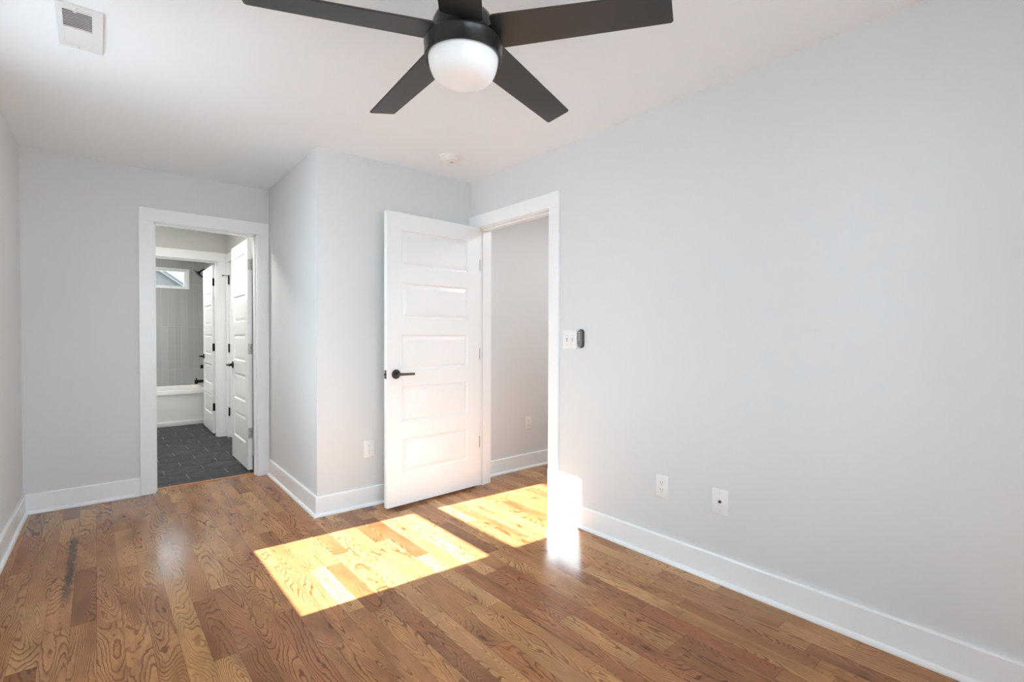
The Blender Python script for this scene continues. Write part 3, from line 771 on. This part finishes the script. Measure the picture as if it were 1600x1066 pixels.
b = bmesh.new(); box(b, -hw, hw, -hd+.012, -hd+.03, 0, TZ-.060, .001); box(b, -hw, hw, -hd+.001, -hd+.014, .0, .062, .004, 2)
obj('tub_apron', b, M_enamel, tub, smooth=True)
SXW = 1.235; SY = 8.12
sh = thing('shower_fixture', 'matte black round shower head on a curved arm', 'shower head', (SXW, SY, 2.125))
b = bmesh.new(); tube(b, [(0, 0, 0), (-.04, 0, .002), (-.085, 0, -.016), (-.118, 0, -.048)], .0105, 14)
lathe(b, [(.028, 0), (.028, .006), (.014, .010)], 24, RY(-PI/2)); obj('shower_arm', b, M_black, sh, smooth=True)
b = bmesh.new(); Mh = TR(-.138, 0, -.072) @ RY(math.radians(38))
lathe(b, [(.078, -.005), (.082, -.002), (.082, .004), (.060, .010), (.026, .016), (.016, .034)], 36, Mh); obj('spray_plate', b, M_black, sh, smooth=True)
vl = thing('shower_valve', 'small matte black shower valve knob above the tub spout', 'shower valve', (SXW, SY, .752))
b = bmesh.new(); lathe(b, [(.080, 0), (.080, .006), (.040, .010), (.024, .014), (.024, .050)], 32, RY(-PI/2)); obj('valve_plate', b, M_black, vl, smooth=True)
b = bmesh.new(); box(b, -.112, -.045, -.018, .018, -.026, .024, .004, 2); obj('valve_knob', b, M_black, vl, smooth=True)
fc = thing('tub_spout', 'matte black tub spout with a diverter knob', 'tub spout', (SXW, SY, .545))
b = bmesh.new(); lathe(b, [(.032, 0), (.032, .008), (.020, .012), (.020, .150)], 24, RY(-PI/2))
box(b, -.182, -.142, -.022, .022, -.034, .022, .005, 2); obj('spout_body', b, M_black, fc, smooth=True)
b = bmesh.new(); lathe(b, [(.006, .020), (.006, .036), (.010, .038), (.010, .046)], 14, TR(-.160, 0, 0)); obj('diverter_knob', b, M_black, fc, smooth=True)

# ------------------------------------------------------------------ outside
bm = bmesh.new(); box(bm, -60, 60, -60, 60, -.75, -.6); struct('ground_outside', bm, M_ground)
nh = thing('neighbouring_house', 'grey sided gable of a house outside the bathroom window', 'house', (0, 16, -.6))
# gable end facing the bathroom window
GX = .88
def gz(x): return 2.84 - .725*abs(x-GX) + .725*(1.489-GX) + .6      # top of the rake, local z (ground at -.6)
ex = 2.6
b = bmesh.new()
pl = [(GX-ex, 0), (GX+ex, 0), (GX+ex, gz(GX+ex)-.10), (GX, gz(GX)-.10), (GX-ex, gz(GX-ex)-.10)]
a_ = [b.verts.new((x, 0, z)) for x, z in pl]; c_ = [b.verts.new((x, 7, z)) for x, z in pl]
b.faces.new(a_); b.faces.new(c_[::-1])
for k in range(5): b.faces.new((a_[k], a_[(k+1) % 5], c_[(k+1) % 5], c_[k]))
obj('house_wall', b, M_siding, nh)
for s in (-1, 1):
    b = bmesh.new()
    for o1, o2, y0, y1 in ((-.02, -.115, -.10, -.07), (-.02, -.055, -.13, -.10)):
        q = [(GX, gz(GX)+o1), (GX+s*(ex+.3), gz(GX+ex+.3)+o1), (GX+s*(ex+.3), gz(GX+ex+.3)+o2), (GX, gz(GX)+o2)]
        a_ = [b.verts.new((x, y0, z)) for x, z in q]; c_ = [b.verts.new((x, y1, z)) for x, z in q]
        b.faces.new(a_); b.faces.new(c_[::-1])
        for k in range(4): b.faces.new((a_[k], a_[(k+1) % 4], c_[(k+1) % 4], c_[k]))
    obj('rake_board', b, M_rake, nh)
    b = bmesh.new()
    q = [(GX, gz(GX)), (GX+s*(ex+.32), gz(GX+ex+.32)), (GX+s*(ex+.32), gz(GX+ex+.32)-.04), (GX, gz(GX)-.04)]
    a_ = [b.verts.new((x, -.15, z)) for x, z in q]; c_ = [b.verts.new((x, 7.2, z)) for x, z in q]
    b.faces.new(a_); b.faces.new(c_[::-1])
    for k in range(4): b.faces.new((a_[k], a_[(k+1) % 4], c_[(k+1) % 4], c_[k]))
    obj('roof_slope', b, M_roofm, nh)
